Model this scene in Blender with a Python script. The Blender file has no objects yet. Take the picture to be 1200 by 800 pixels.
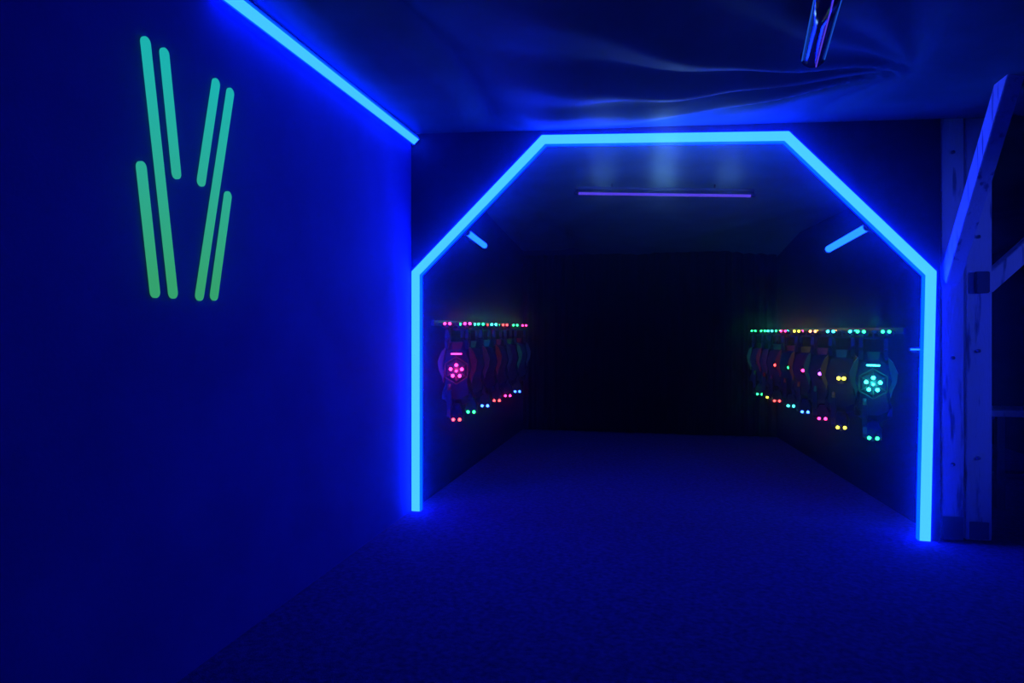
import bpy, bmesh, math, random
from mathutils import Vector, Matrix
random.seed(4)
scene = bpy.context.scene
scene.view_settings.view_transform = 'Standard'
scene.view_settings.look = 'None'

# ------------------------------------------------------------ materials
def new_mat(name):
    m = bpy.data.materials.new(name); m.use_nodes = True
    nt = m.node_tree; nt.nodes.clear()
    out = nt.nodes.new('ShaderNodeOutputMaterial')
    return m, nt, out

def surf(name, c1, c2, scale=6.0, rough=0.7, bump=0.2, bscale=80, spec=0.3, metal=0.0, sheen=0.0, detail=5, lo=0.35, hi=0.65, stretch=None, dist=0.01):
    m, nt, out = new_mat(name)
    N, L = nt.nodes, nt.links
    b = N.new('ShaderNodeBsdfPrincipled')
    tc = N.new('ShaderNodeTexCoord')
    mp = N.new('ShaderNodeMapping')
    if stretch: mp.inputs['Scale'].default_value = stretch
    L.new(tc.outputs['Object'], mp.inputs['Vector'])
    n = N.new('ShaderNodeTexNoise'); n.inputs['Scale'].default_value = scale; n.inputs['Detail'].default_value = detail
    L.new(mp.outputs['Vector'], n.inputs['Vector'])
    r = N.new('ShaderNodeValToRGB')
    r.color_ramp.elements[0].position = lo; r.color_ramp.elements[0].color = (*c1, 1)
    r.color_ramp.elements[1].position = hi; r.color_ramp.elements[1].color = (*c2, 1)
    L.new(n.outputs['Fac'], r.inputs['Fac']); L.new(r.outputs['Color'], b.inputs['Base Color'])
    n2 = N.new('ShaderNodeTexNoise'); n2.inputs['Scale'].default_value = bscale; n2.inputs['Detail'].default_value = 4
    L.new(mp.outputs['Vector'], n2.inputs['Vector'])
    bp = N.new('ShaderNodeBump'); bp.inputs['Strength'].default_value = bump; bp.inputs['Distance'].default_value = dist
    L.new(n2.outputs['Fac'], bp.inputs['Height']); L.new(bp.outputs['Normal'], b.inputs['Normal'])
    b.inputs['Roughness'].default_value = rough; b.inputs['Metallic'].default_value = metal
    b.inputs['Specular IOR Level'].default_value = spec
    b.inputs['Sheen Weight'].default_value = sheen
    L.new(b.outputs['BSDF'], out.inputs['Surface'])
    return m

def emit(name, col, strength=1.0, sample=True):
    m, nt, out = new_mat(name)
    e = nt.nodes.new('ShaderNodeEmission')
    e.inputs['Color'].default_value = (*col, 1); e.inputs['Strength'].default_value = strength
    nt.links.new(e.outputs['Emission'], out.inputs['Surface'])
    if not sample: m.cycles.emission_sampling = 'NONE'
    return m

def plastic(name, col, rough=0.35, ecol=None, es=0.0, metal=0.0):
    m, nt, out = new_mat(name)
    b = nt.nodes.new('ShaderNodeBsdfPrincipled')
    b.inputs['Base Color'].default_value = (*col, 1); b.inputs['Roughness'].default_value = rough
    b.inputs['Metallic'].default_value = metal
    if ecol:
        b.inputs['Emission Color'].default_value = (*ecol, 1); b.inputs['Emission Strength'].default_value = es
        m.cycles.emission_sampling = 'NONE'
    nt.links.new(b.outputs['BSDF'], out.inputs['Surface'])
    return m

M_wall = surf('blue_wall_paint', (.08,.085,.42), (.10,.11,.50), 2.0, .75, .12, 60, .2)
M_part = surf('dark_partition_paint', (.012,.012,.07), (.02,.02,.10), 3.0, .7, .15, 60, .2)
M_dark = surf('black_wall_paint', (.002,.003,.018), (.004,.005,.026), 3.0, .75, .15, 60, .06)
M_floor = surf('carpet', (.05,.028,.10), (.14,.08,.27), 34, .95, .7, 120, .1, dist=.02, sheen=.05, detail=8, lo=.3, hi=.7)
M_ceil = surf('draped_fabric', (.05,.17,.12), (.07,.21,.16), 3.0, .6, .08, 25, .2)
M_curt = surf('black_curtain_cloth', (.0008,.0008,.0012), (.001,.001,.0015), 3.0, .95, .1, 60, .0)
M_wood = surf('chipped_white_timber', (.25,.26,.4), (.85,.85,.95), 5.0, .7, .5, 30, .3, stretch=(4,4,.5), lo=.32, hi=.42)
M_core = emit('led_diffuser', (.075,.66,34), 1.0)
M_edge = emit('led_channel_side', (.0,.16,38.0), 1.0)
M_core2 = emit('led_strip_diffuser', (.06,.60,20), 1.0)
M_edge2 = emit('led_strip_side', (.0,.10,13.0), 1.0)
M_tube = emit('blue_tube_glow', (.03,.40,8.0), 1.0)
M_lens = emit('added_spot_lens', (.0,.1,2.0), 1.0, False)
M_violet = emit('violet_tube_glow', (.085,.045,.75), 1.0, False)
M_bline = emit('blue_rim_glint', (.01,.08,.6), 1.0, False)
M_blk = plastic('black_plastic', (.011,.011,.009), .45)
M_metal = plastic('steel', (.25,.25,.3), .35, metal=1.0)
M_white = plastic('white_enamel', (.5,.5,.55), .4)
M_glass = plastic('blacklight_glass', (.01,.01,.06), .12)

# ------------------------------------------------------------ mesh helpers
class MB:
    def __init__(s, name, mats):
        s.name = name; s.mats = mats; s.bm = bmesh.new()
    def _mi(s, m): return s.mats.index(m)
    def box(s, c, size, m, rot=None, bevel=0.0):
        t = bmesh.new(); bmesh.ops.create_cube(t, size=1)
        for v in t.verts: v.co = Vector((v.co.x*size[0], v.co.y*size[1], v.co.z*size[2]))
        if bevel: bmesh.ops.bevel(t, geom=t.edges[:], offset=bevel, segments=2, affect='EDGES')
        M = Matrix.Translation(c) @ (rot.to_4x4() if rot else Matrix())
        s.merge(t, M, m)
    def merge(s, t, M, m, smooth=False):
        mi = s._mi(m); mp = {}
        for v in t.verts: mp[v] = s.bm.verts.new(M @ v.co)
        for f in t.faces:
            nf = s.bm.faces.new([mp[v] for v in f.verts]); nf.material_index = mi; nf.smooth = smooth
        t.free()
    def beam(s, a, b, w, h, m, up=(0,0,1), bevel=0.004):
        a, b = Vector(a), Vector(b); d = b-a; z = d.normalized()
        x = Vector(up).cross(z)
        if x.length < 1e-4: x = Vector((1,0,0))
        x.normalize(); y = z.cross(x)
        s.box((a+b)/2, (w, h, d.length), m, Matrix((x,y,z)).transposed(), bevel)
    def cyl(s, a, b, r, m, seg=16, r2=None, caps=True):
        a, b = Vector(a), Vector(b); d = b-a
        t = bmesh.new(); bmesh.ops.create_cone(t, cap_ends=caps, segments=seg, radius1=r, radius2=r if r2 is None else r2, depth=d.length)
        s.merge(t, Matrix.Translation((a+b)/2) @ d.to_track_quat('Z','Y').to_matrix().to_4x4(), m, True)
    def ball(s, c, r, m, sc=(1,1,1), seg=12):
        t = bmesh.new(); bmesh.ops.create_uvsphere(t, u_segments=seg, v_segments=max(6, seg//2), radius=r)
        s.merge(t, Matrix.Translation(c) @ Matrix.Diagonal((*sc,1)), m, True)
    def prism(s, pts, y0, y1, m, inset=0.0):
        cx = sum(p[0] for p in pts)/len(pts); cz = sum(p[1] for p in pts)/len(pts)
        fr = [s.bm.verts.new((cx+(p[0]-cx)*(1-inset), y0, cz+(p[1]-cz)*(1-inset))) for p in pts]
        bk = [s.bm.verts.new((p[0], y1, p[1])) for p in pts]
        n = len(pts); mi = s._mi(m)
        fs = [s.bm.faces.new(fr), s.bm.faces.new(bk[::-1])]
        for i in range(n):
            fs.append(s.bm.faces.new((fr[i], bk[i], bk[(i+1)%n], fr[(i+1)%n])))
        for f in fs: f.material_index = mi
    def sweep(s, pts, prof, pmats, out_dir, caps=True):
        nrm = Vector(out_dir).normalized(); P = [Vector(p) for p in pts]; rings = []
        for i, p in enumerate(P):
            d0 = (P[i]-P[i-1]).normalized() if i else (P[1]-P[0]).normalized()
            d1 = (P[i+1]-P[i]).normalized() if i < len(P)-1 else d0
            s0, s1 = d0.cross(nrm).normalized(), d1.cross(nrm).normalized()
            mt = (s0+s1).normalized(); k = 1/max(.3, mt.dot(s0))
            rings.append([s.bm.verts.new(p + mt*t*k + nrm*n) for t, n in prof])
        q = len(prof)
        for a, b in zip(rings, rings[1:]):
            for j in range(q):
                f = s.bm.faces.new((a[j], a[(j+1)%q], b[(j+1)%q], b[j])); f.material_index = s._mi(pmats[j])
        if caps:
            for r in (rings[0], rings[-1]):
                f = s.bm.faces.new(r); f.material_index = s._mi(pmats[-1])
    def done(s, parent=None, loc=None):
        bmesh.ops.recalc_face_normals(s.bm, faces=s.bm.faces[:])
        me = bpy.data.meshes.new(s.name); s.bm.to_mesh(me); s.bm.free()
        for m in s.mats: me.materials.append(m)
        o = bpy.data.objects.new(s.name, me); scene.collection.objects.link(o)
        if loc: o.location = loc
        if parent: o.parent = parent
        return o

# ------------------------------------------------------------ room shell
YB = 10.1; YF = -2.6; XL = -2.0; XR = 4.3
def base_z(x, y):
    z = 3.055 - 0.0325*max(-2, min(2.2, x))
    if y > 5.4: z -= .44*(y-5.4)/4.7
    return z
def ceil_z(x, y):
    z = base_z(x, y)
    fade = min(1, abs(y-5.38)/.5)
    fade *= min(1, max(0, (x+2.0)/.35))
    px, py = 1.45, 4.35
    dx, dy = x-px, y-py; r = math.hypot(dx, dy); a = math.atan2(dy, dx)
    if a < 0: a += 2*math.pi
    def crease(a0, w, bend=0.0):
        return math.exp(-((a-a0-bend*r)/w)**2)
    env = math.exp(-((r-1.2)/1.2)**2)
    fan = (crease(2.45,.08,.05)+.8*crease(2.85,.07,.06)-.7*crease(2.65,.08,.05)+.9*crease(3.25,.08,.04)
           -.6*crease(3.05,.07,.05)+.7*crease(3.75,.12,.03)+.6*crease(2.0,.12,.0)+.5*crease(4.4,.12,.0)
           -.6*crease(3.5,.08,.03)+.5*crease(4.05,.09,.02))
    z += .06*fan*env*fade
    z += .035*math.sin(x*2.6+.7*math.sin(y*1.3)+y*1.2)*fade
    z += .009*math.sin(x*9+2*math.sin(y*2.3)+y*4)*fade
    z += .06*math.exp(-((x+1.35+.15*math.sin(y*1.1))/.13)**2)*fade
    z -= .05*fade*(.5+.5*math.sin(y*1.9+x*.4))*(1 if y < 5.4 else .5)
    return z
def build_ceiling():
    bm = bmesh.new(); nx, ny = 210, 360
    g = [[bm.verts.new((XL + (XR-XL)*i/nx, YF+(YB-YF)*j/ny, ceil_z(XL+(XR-XL)*i/nx, YF+(YB-YF)*j/ny))) for i in range(nx+1)] for j in range(ny+1)]
    for j in range(ny):
        for i in range(nx):
            f = bm.faces.new((g[j][i], g[j+1][i], g[j+1][i+1], g[j][i+1])); f.smooth = True
    me = bpy.data.meshes.new('ceiling'); bm.to_mesh(me); bm.free(); me.materials.append(M_ceil)
    o = bpy.data.objects.new('ceiling', me); scene.collection.objects.link(o)
build_ceiling()

def slab(name, c, size, m, rz=0):
    b = MB(name, [m]); b.box((0,0,0), size, m); o = b.done(loc=c); o.rotation_euler = (0,0,rz); return o
slab('floor', ((XL+XR)/2, (YB+YF)/2, -.05), (XR-XL+.4, YB-YF+.4, .1), M_floor)
slab('wall_left', (XL-.05, (YB+YF)/2, 1.6), (.1, YB-YF+.2, 3.2), M_wall)
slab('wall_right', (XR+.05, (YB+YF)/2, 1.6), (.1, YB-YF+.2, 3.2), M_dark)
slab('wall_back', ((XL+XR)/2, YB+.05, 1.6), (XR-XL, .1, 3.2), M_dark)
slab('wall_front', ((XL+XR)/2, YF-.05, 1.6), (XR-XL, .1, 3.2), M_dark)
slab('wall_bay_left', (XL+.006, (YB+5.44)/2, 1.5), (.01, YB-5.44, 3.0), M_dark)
# slanting inner wall on the right of the vest bay
p, q = Vector((2.0,5.46)), Vector((1.65,YB-.02)); ln = (q-p).length
slab('wall_bay_right', ((p.x+q.x)/2, (p.y+q.y)/2, 1.35), (.05, ln, 2.7), M_dark, math.atan2(-(q.x-p.x), q.y-p.y))

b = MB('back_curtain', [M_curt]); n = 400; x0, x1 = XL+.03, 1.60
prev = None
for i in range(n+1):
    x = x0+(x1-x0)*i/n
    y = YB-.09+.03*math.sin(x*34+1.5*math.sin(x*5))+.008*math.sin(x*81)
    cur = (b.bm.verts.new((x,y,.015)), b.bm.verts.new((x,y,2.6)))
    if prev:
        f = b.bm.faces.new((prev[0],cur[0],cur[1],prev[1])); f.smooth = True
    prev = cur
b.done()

# partition with angular opening
A = [(-1.955,0),(-1.955,1.965),(-.887,3.005),(.928,2.925),(1.889,1.898),(1.851,0)]
def offset(pts, t):
    res = []
    for i, p in enumerate(pts):
        p = Vector(p)
        d0 = (Vector(pts[i])-Vector(pts[i-1])).normalized() if i else (Vector(pts[1])-Vector(pts[0])).normalized()
        d1 = (Vector(pts[i+1])-Vector(pts[i])).normalized() if i < len(pts)-1 else d0
        s0 = Vector((-d0.y, d0.x)); s1 = Vector((-d1.y, d1.x)); m = (s0+s1).normalized()
        res.append(tuple(p+m*t/m.dot(s0)))
    return res
O = offset(A, .042)
b = MB('wall_partition', [M_part])
XP = 1.955
def tz(x): return base_z(x, 5.38)+.03
polys = [
  [O[0], (XL, 0), (XL, O[1][1]), O[1]],
  [O[1], (XL, O[1][1]), (XL, tz(XL)), (O[2][0], tz(O[2][0])), O[2]],
  [O[2], (O[2][0], tz(O[2][0])), (O[3][0], tz(O[3][0])), O[3]],
  [O[3], (O[3][0], tz(O[3][0])), (XP, tz(XP)), (XP, O[4][1]), O[4]],
  [O[4], (XP, O[4][1]), (XP, 0), O[5]],
]
for p in polys: b.prism(p, 5.360, 5.395, M_part)
b.done()

# LED arch
b = MB('led_arch', [M_core, M_edge])
prof = [(-.041,.025),(-.041,-.018),(-.035,-.028),(.035,-.028),(.041,-.018),(.041,.025)]
pm = [M_edge, M_edge, M_core, M_edge, M_edge, M_core]
b.sweep([(p[0],5.37,p[1]+(.002 if p[1]==0 else 0)) for p in A], prof, pm, (0,1,0))
arch = b.done()
# unseen pale-blue point lights added to imitate the glow around the top bar
for x, y, z, pw in ((-.4,5.15,2.82,.7),(.05,5.15,2.80,2.0),(.5,5.15,2.78,.7),(.05,5.31,2.93,.7),
                    (-.45,5.60,2.76,1.4),(.05,5.60,2.74,3.2),(.55,5.60,2.72,1.4)):
    l = bpy.data.lights.new('arch_glow_fill', 'POINT'); l.color = (.20,.48,1); l.energy = pw; l.shadow_soft_size = .10
    lo = bpy.data.objects.new('arch_glow_fill', l); scene.collection.objects.link(lo); lo.parent = arch; lo.location = (x, y, z)

# LED strip along wall / ceiling corner
b = MB('led_strip_light', [M_core2, M_edge2, M_white])
d = Vector((1,0,-1)).normalized()
prof2 = [(-.036,-.02),(-.036,.005),(-.028,.015),(.028,.015),(.036,.005),(.036,-.02)]
pm2 = [M_edge2, M_edge2, M_core2, M_edge2, M_edge2, M_white]
b.sweep([(-1.955,2.75,3.055),(-1.955,5.335,3.055)], prof2, pm2, d)
b.done()

# wall emblem : six rounded bars of fluorescent paint-board
m, nt, out = new_mat('fluorescent_green')
e = nt.nodes.new('ShaderNodeEmission'); tc = nt.nodes.new('ShaderNodeTexCoord'); sp = nt.nodes.new('ShaderNodeSeparateXYZ')
mr = nt.nodes.new('ShaderNodeMapRange'); mr.inputs[1].default_value = 1.7; mr.inputs[2].default_value = 2.6
cr = nt.nodes.new('ShaderNodeValToRGB')
cr.color_ramp.elements[0].color = (.035,.37,.16,1); cr.color_ramp.elements[1].color = (.012,.46,.44,1)
nt.links.new(tc.outputs['Object'], sp.inputs[0]); nt.links.new(sp.outputs['Z'], mr.inputs[0]); nt.links.new(mr.outputs[0], cr.inputs['Fac'])
nt.links.new(cr.outputs['Color'], e.inputs['Color']); nt.links.new(e.outputs[0], out.inputs['Surface'])
m.cycles.emission_sampling = 'NONE'
M_green = m
b = MB('wall_emblem', [M_green])
bars = [((2.353,2.641),(2.510,1.654)),((2.459,2.639),(2.531,2.161)),((2.330,2.140),(2.405,1.652)),
        ((2.795,2.634),(2.692,2.163)),((2.903,2.627),(2.680,1.652)),((2.884,2.131),(2.782,1.657))]
for p, q in bars:
    p, q = Vector(p), Vector(q); dd = (q-p).normalized(); s = Vector((-dd.y, dd.x)); r = .024; pts = []
    for k in range(13):
        a = math.pi*k/12; pts.append(q + s*r*math.cos(a) + dd*r*math.sin(a))
    for k in range(13):
        a = math.pi*k/12; pts.append(p - s*r*math.cos(a) - dd*r*math.sin(a))
    fr = [b.bm.verts.new((XL+.010, v.x, v.y)) for v in pts]; bk = [b.bm.verts.new((XL+.0005, v.x, v.y)) for v in pts]
    b.bm.faces.new(fr)
    for i in range(len(pts)): b.bm.faces.new((fr[i], bk[i], bk[(i+1)%len(pts)], fr[(i+1)%len(pts)]))
b.done()

# ------------------------------------------------------------ timber frame
b = MB('timber_post', [M_wood, M_blk, M_metal])
b.box((2.035,5.43,1.51), (.145,.13,2.98), M_wood, bevel=.006)
b.box((2.205,5.45,1.51), (.165,.15,2.98), M_wood, bevel=.006)
b.box((2.035,5.36,.10), (.13,.012,.16), M_metal, bevel=.002)
b.box((2.205,5.37,.09), (.12,.012,.12), M_metal, bevel=.002)
b.box((2.215,5.355,1.83), (.085,.05,.15), M_blk, bevel=.006)
for z in (.55, 1.3, 2.1, 2.75):
    b.cyl((2.035,5.365,z),(2.035,5.35,z),.012,M_metal); b.cyl((2.2,5.375,z+.05),(2.2,5.36,z+.05),.012,M_metal)
b.beam((2.02,5.37,1.86),(1.985,4.40,3.02),.13,.09,M_wood,up=(1,0,0))
b.beam((2.26,5.45,1.80),(3.45,5.45,2.97),.11,.12,M_wood,up=(0,1,0))
b.done()
# bench standing in the dark beyond the posts
b = MB('bench', [M_wood, M_metal])
b.box((3.35,6.6,.80),(1.3,.40,.05), M_wood, bevel=.006)
for sx in (2.8,3.9):
    for sy in (6.45,6.75): b.box((sx,sy,.3875),(.06,.06,.775), M_metal, bevel=.004)
b.box((3.35,6.6,.25),(1.1,.05,.05), M_metal)
b.done()

# ------------------------------------------------------------ tube lights
def tube(name, a, c, r, glow, housing, hoff, bracket_to=None):
    b = MB(name, [glow, M_blk])
    a, c = Vector(a), Vector(c); d = (c-a).normalized()
    b.cyl(a, c, r, glow, 12)
    b.cyl(a-d*.04, a, r*1.15, housing, 20); b.cyl(c, c+d*.04, r*1.15, housing, 20)
    h = Vector(hoff); b.beam(a-d*.03+h, c+d*.03+h, .05, .025, housing)
    for t in (a-d*.02, c+d*.02): b.cyl(t, t+h, .012, M_blk)
    if bracket_to:
        for t in (.2, .8):
            p = a.lerp(c, t)+h; b.cyl(p, p+Vector(bracket_to), .009, M_blk)
    return b.done()
tube('wall_tube_light', (-1.90,6.70,2.49), (-1.90,7.42,2.44), .030, M_tube, M_blk, (-.05,0,0))
tube('wall_tube_light', (1.74,6.30,2.37), (1.66,7.30,2.30), .032, M_tube, M_blk, (.07,0,.02))
tube('violet_tube_light', (-.768,6.74,2.845), (.854,6.74,2.755), .013, M_violet, M_blk, (0,0,.05), (0,0,.05))
b = MB('blacklight_fixture', [M_glass, M_blk, M_metal, M_violet, M_bline])
a0, a1 = Vector((.60,2.40,2.84)), Vector((.745,3.58,2.84))
dd = (a1-a0).normalized()
b.cyl(a0, a1, .055, M_glass, 32)
b.cyl(a1, a1+dd*.035, .059, M_blk, 32, r2=.048); b.cyl(a0-dd*.035, a0, .048, M_blk, 32, r2=.059)
b.beam(a0+Vector((0,0,.07)), a1+Vector((0,0,.07)), .05,.03, M_blk)
for t in (.15,.85):
    p = a0.lerp(a1,t); b.cyl(p+Vector((0,0,.05)), p+Vector((0,0,.14)), .01, M_metal)
b.cyl(a0+Vector((.012,0,-.055)), a1+Vector((.012,0,-.055)), .003, M_violet, 8)
b.cyl(a0+Vector((-.053,0,-.020)), a1+Vector((-.053,0,-.020)), .003, M_bline, 8)  # glowing rods stand in for blue reflections along both glass edges
b.cyl(a0+Vector((.050,0,-.024)), a1+Vector((.050,0,-.024)), .003, M_bline, 8)
b.done()
# out-of-view spotlight added on the right wall to brighten the timber in blue
b = MB('added_spotlight', [M_blk, M_lens])
s0 = Vector((4.12,3.3,2.0)); tgt = Vector((2.1,5.4,1.55)); dv = (tgt-s0).normalized()
b.cyl(s0-dv*.10, s0+dv*.10, .07, M_blk, 24, r2=.085); b.cyl(s0+dv*.095, s0+dv*.102, .075, M_lens, 24)
b.cyl(s0, (XR,3.3,2.0), .015, M_blk); b.box((XR-.01,3.3,2.0),(.02,.1,.1), M_blk)
spo = b.done()
l = bpy.data.lights.new('added_spot_beam','SPOT'); l.color = (.03,.07,1); l.energy = 80; l.spot_size = math.radians(58); l.spot_blend = .7; l.shadow_soft_size = .05
lo = bpy.data.objects.new('added_spot_beam', l); scene.collection.objects.link(lo); lo.parent = spo
lo.location = s0+dv*.12; lo.rotation_euler = dv.to_track_quat('-Z','Y').to_euler()

# small cyan indicator bar on the inner wall beside the arch
b = MB('indicator_light', [M_blk, M_tube])
b.box((1.90,5.62,1.35),(.12,.05,.03), M_blk, bevel=.004); b.box((1.89,5.592,1.352),(.10,.008,.012), M_tube)
b.done()

# ------------------------------------------------------------ laser vests
LC = dict(cyan=(.1,2.6,2.4), green=(.05,2.6,.5), yellow=(1.8,1.6,.1), magenta=(2.8,.08,.7), red=(2.8,.12,.12), blue=(.12,.5,4.0), orange=(2.6,.8,.25), purple=(1.2,.2,3.0))
LED = {k: emit('led_'+k, c, 3.0, False) for k, c in LC.items()}
ACC = {}
for k, c in dict(cyan=(.02,.5,.5), green=(.03,.5,.1), yellow=(.45,.4,.03), magenta=(.55,.03,.2), red=(.6,.04,.04), blue=(.04,.1,.6), orange=(.6,.2,.04), purple=(.25,.05,.5)).items():
    ACC[k] = plastic('lit_accent_'+k, (c[0]*.25,c[1]*.25,c[2]*.02), .3, c, .03)  # tint and faint emission stand in for coloured light reflected by the vest plastic

def vest(loc, col, top, low, acc, big=False, facing=0.0, dz=0.0):
    ML, MT, MW, MA = LED[col], LED[top], LED[low], ACC[acc]
    mats = list(dict.fromkeys([M_blk, M_metal, ML, MT, MW, MA]))
    b = MB('laser_tag_vest', mats)
    half = [(.05,1.32),(.11,1.28),(.135,1.20),(.155,1.10),(.125,1.00),(.115,.93),(.14,.86),(.11,.79),(.05,.755)]
    outl = half + [(-x,z) for x,z in half[::-1]]
    b.prism(outl, -.125, -.05, M_blk, .22)
    b.prism(outl, .12, .05, M_blk, .22)
    for s in (1,-1):
        for zz, ww in ((1.22,.05),(.95,.06),(.87,.07)):
            b.box((s*ww,-.122,zz), (.075,.03,.05), M_blk, bevel=.01)
        w = [(s*.105,1.28),(s*.14,1.24),(s*.175,1.15),(s*.165,1.07),(s*.135,1.0),(s*.125,.95),(s*.10,1.05),(s*.125,1.12),(s*.11,1.2)]
        b.prism(w, -.10, -.03, MA, .06)
        pts = [(-.09,1.26),(-.095,1.34),(-.07,1.42),(-.02,1.455),(.03,1.455),(.07,1.41),(.085,1.33),(.085,1.25)]
        for p, q in zip(pts, pts[1:]):
            b.beam((s*.09,p[0],p[1]),(s*.09,q[0],q[1]),.07,.03,M_blk,up=(1,0,0),bevel=.006)
        b.ball((s*.09,-.02,1.468), .055, M_blk, (1.1,1,.6))
        b.beam((s*.115,-.09,.84),(s*.115,.08,.84),.04,.07,M_blk)
        b.beam((s*.115,-.09,1.02),(s*.115,.08,1.02),.03,.04,M_blk)
        for k in (-1,1):
            b.ball((s*.09+k*.022,-.062,1.482), .0135, MT)
    b.beam((-.07,.0,1.43),(.07,.0,1.43),.02,.02,M_blk)
    b.prism([(-.03,.78),(.03,.78),(.065,.70),(.06,.61),(-.06,.61),(-.065,.70)], -.135, -.05, M_blk, .15)
    for k in (-1,1): b.ball((k*.028,-.138,.635), .0145, MW)
    if big:
        hexa = [(.12*math.cos(math.pi/6+i*math.pi/3)*.95, 1.07+.12*math.sin(math.pi/6+i*math.pi/3)) for i in range(6)]
        b.prism(hexa, -.155, -.12, M_blk, .2)
        for i in range(6):
            p, q = hexa[i], hexa[(i+1)%6]
            b.cyl((p[0],-.157,p[1]),(q[0],-.157,q[1]), .004, MA, 6)
            b.cyl((p[0],-.157,p[1]),(p[0]*.45,-.162,1.07+(p[1]-1.07)*.45), .003, MA, 6)
        for i in range(5):
            a = i*math.pi*.4+.3
            b.ball((.052*math.cos(a),-.158,1.065+.052*math.sin(a)), .015, ML)
        b.ball((0,-.158,1.065), .011, ML)
        b.beam((-.05,-.145,1.215),(.05,-.145,1.215),.008,.012,ML)
    else:
        b.cyl((0,-.115,1.07),(0,-.145,1.07),.055,M_blk,20)
        for k in (-1,1): b.ball((k*.021,-.147,1.07), .016, ML)
    b.beam((-.06,-.17,.90),(-.06,-.17,.72),.04,.055,M_blk)
    b.beam((-.06,-.17,.73),(-.06,-.24,.66),.03,.04,M_blk)
    b.cyl((-.06,-.17,.90),(-.06,-.17,.95),.014,MA,12)
    b.beam((-.06,-.16,.86),(-.06,-.10,.86),.02,.02,M_blk)
    prev = None
    for i in range(25):
        t = i/24; p = Vector((-.06+.10*t+.012*math.cos(i*1.9), -.14, .72-.10*math.sin(math.pi*t)+.012*math.sin(i*1.9)))
        if prev: b.cyl(prev, p, .004, M_blk, 6)
        prev = p
    o = b.done(loc=(loc[0],loc[1],dz)); o.rotation_euler = (0,0,facing)
    def lamp(c, pos, pw):
        l = bpy.data.lights.new('led_glow', 'POINT'); l.color = [v/max(LC[c]) for v in LC[c]]; l.energy = pw; l.shadow_soft_size = .02
        lo = bpy.data.objects.new('led_glow', l); scene.collection.objects.link(lo); lo.parent = o; lo.location = pos
    lamp(col, (0,-.19,1.07), .5 if big else .08)
    lamp(top, (0,-.06,1.55), .12)
    return o

R = [((1.715,6.05),'cyan','green','green','cyan',True), ((1.62,6.63),'yellow','cyan','yellow','yellow',False),
     ((1.60,7.25),'purple','orange','magenta','cyan',False), ((1.55,7.79),'magenta','yellow','blue','orange',False),
     ((1.51,8.35),'green','magenta','cyan','red',False), ((1.45,8.90),'red','cyan','red','purple',False),
     ((1.43,9.33),'orange','green','yellow','red',False), ((1.37,9.76),'yellow','green','green','green',False)]
for p, c, t, l, a, big in R: vest(p, c, t, l, a, big, facing=-.28)
Lf = [((-1.765,5.93),'magenta','magenta','red','magenta',True), ((-1.79,6.50),'blue','green','green','purple',False),
      ((-1.79,7.04),'blue','cyan','blue','red',False), ((-1.79,7.58),'red','red','red','blue',False),
      ((-1.79,8.15),'purple','green','magenta','cyan',False), ((-1.79,8.72),'cyan','magenta','blue','blue',False)]
for p, c, t, l, a, big in Lf: vest(p, c, t, l, a, big, facing=.18, dz=.07)

def rack(name, a, c, z, arms):
    b = MB(name, [M_blk])
    b.beam((a[0],a[1],z),(c[0],c[1],z),.03,.05,M_blk,bevel=.003)
    for (x,y,wx) in arms:
        b.beam((wx,y,z-.01),(x,y,z-.01),.02,.02,M_blk)
        b.ball((x,y,z-.01),.016,M_blk)
        b.beam((x,y,z-.01),(x,y,z-.07),.012,.012,M_blk)
    b.done()
rack('vest_rack', (1.905,5.9), (1.625,9.85), 1.49, [(p[0][0],p[0][1],1.93-.0794*(p[0][1]-5.44)) for p in R])
rack('vest_rack', (-1.965,5.8), (-1.965,9.0), 1.56, [(p[0][0],p[0][1],-1.965) for p in Lf])

# thin volume added to imitate bloom around the lights (strongly forward scattering)
m, nt, out = new_mat('bloom_scatter')
vs = nt.nodes.new('ShaderNodeVolumeScatter'); vs.inputs['Color'].default_value = (.8,1,.9,1)
vs.inputs['Density'].default_value = .015; vs.inputs['Anisotropy'].default_value = .96
nt.links.new(vs.outputs[0], out.inputs['Volume'])
b = MB('bloom_volume', [m]); b.box(((XL+XR)/2,(YB+YF)/2,1.65),(XR-XL+.3,YB-YF+.3,3.45),m); b.done()

# ------------------------------------------------------------ world + camera
w = bpy.data.worlds.new('World'); scene.world = w; w.use_nodes = True
w.node_tree.nodes['Background'].inputs[0].default_value = (.004,.001,.012,1)
w.node_tree.nodes['Background'].inputs[1].default_value = .5
cd = bpy.data.cameras.new('Camera'); cam = bpy.data.objects.new('Camera', cd); scene.collection.objects.link(cam)
cd.sensor_width = 36; cd.lens = 24; cd.shift_y = -14/1200
cam.location = (0,0,1.5); cam.rotation_euler = (math.pi/2, 0, math.atan(171/800))
cd.clip_start = .02
scene.camera = cam
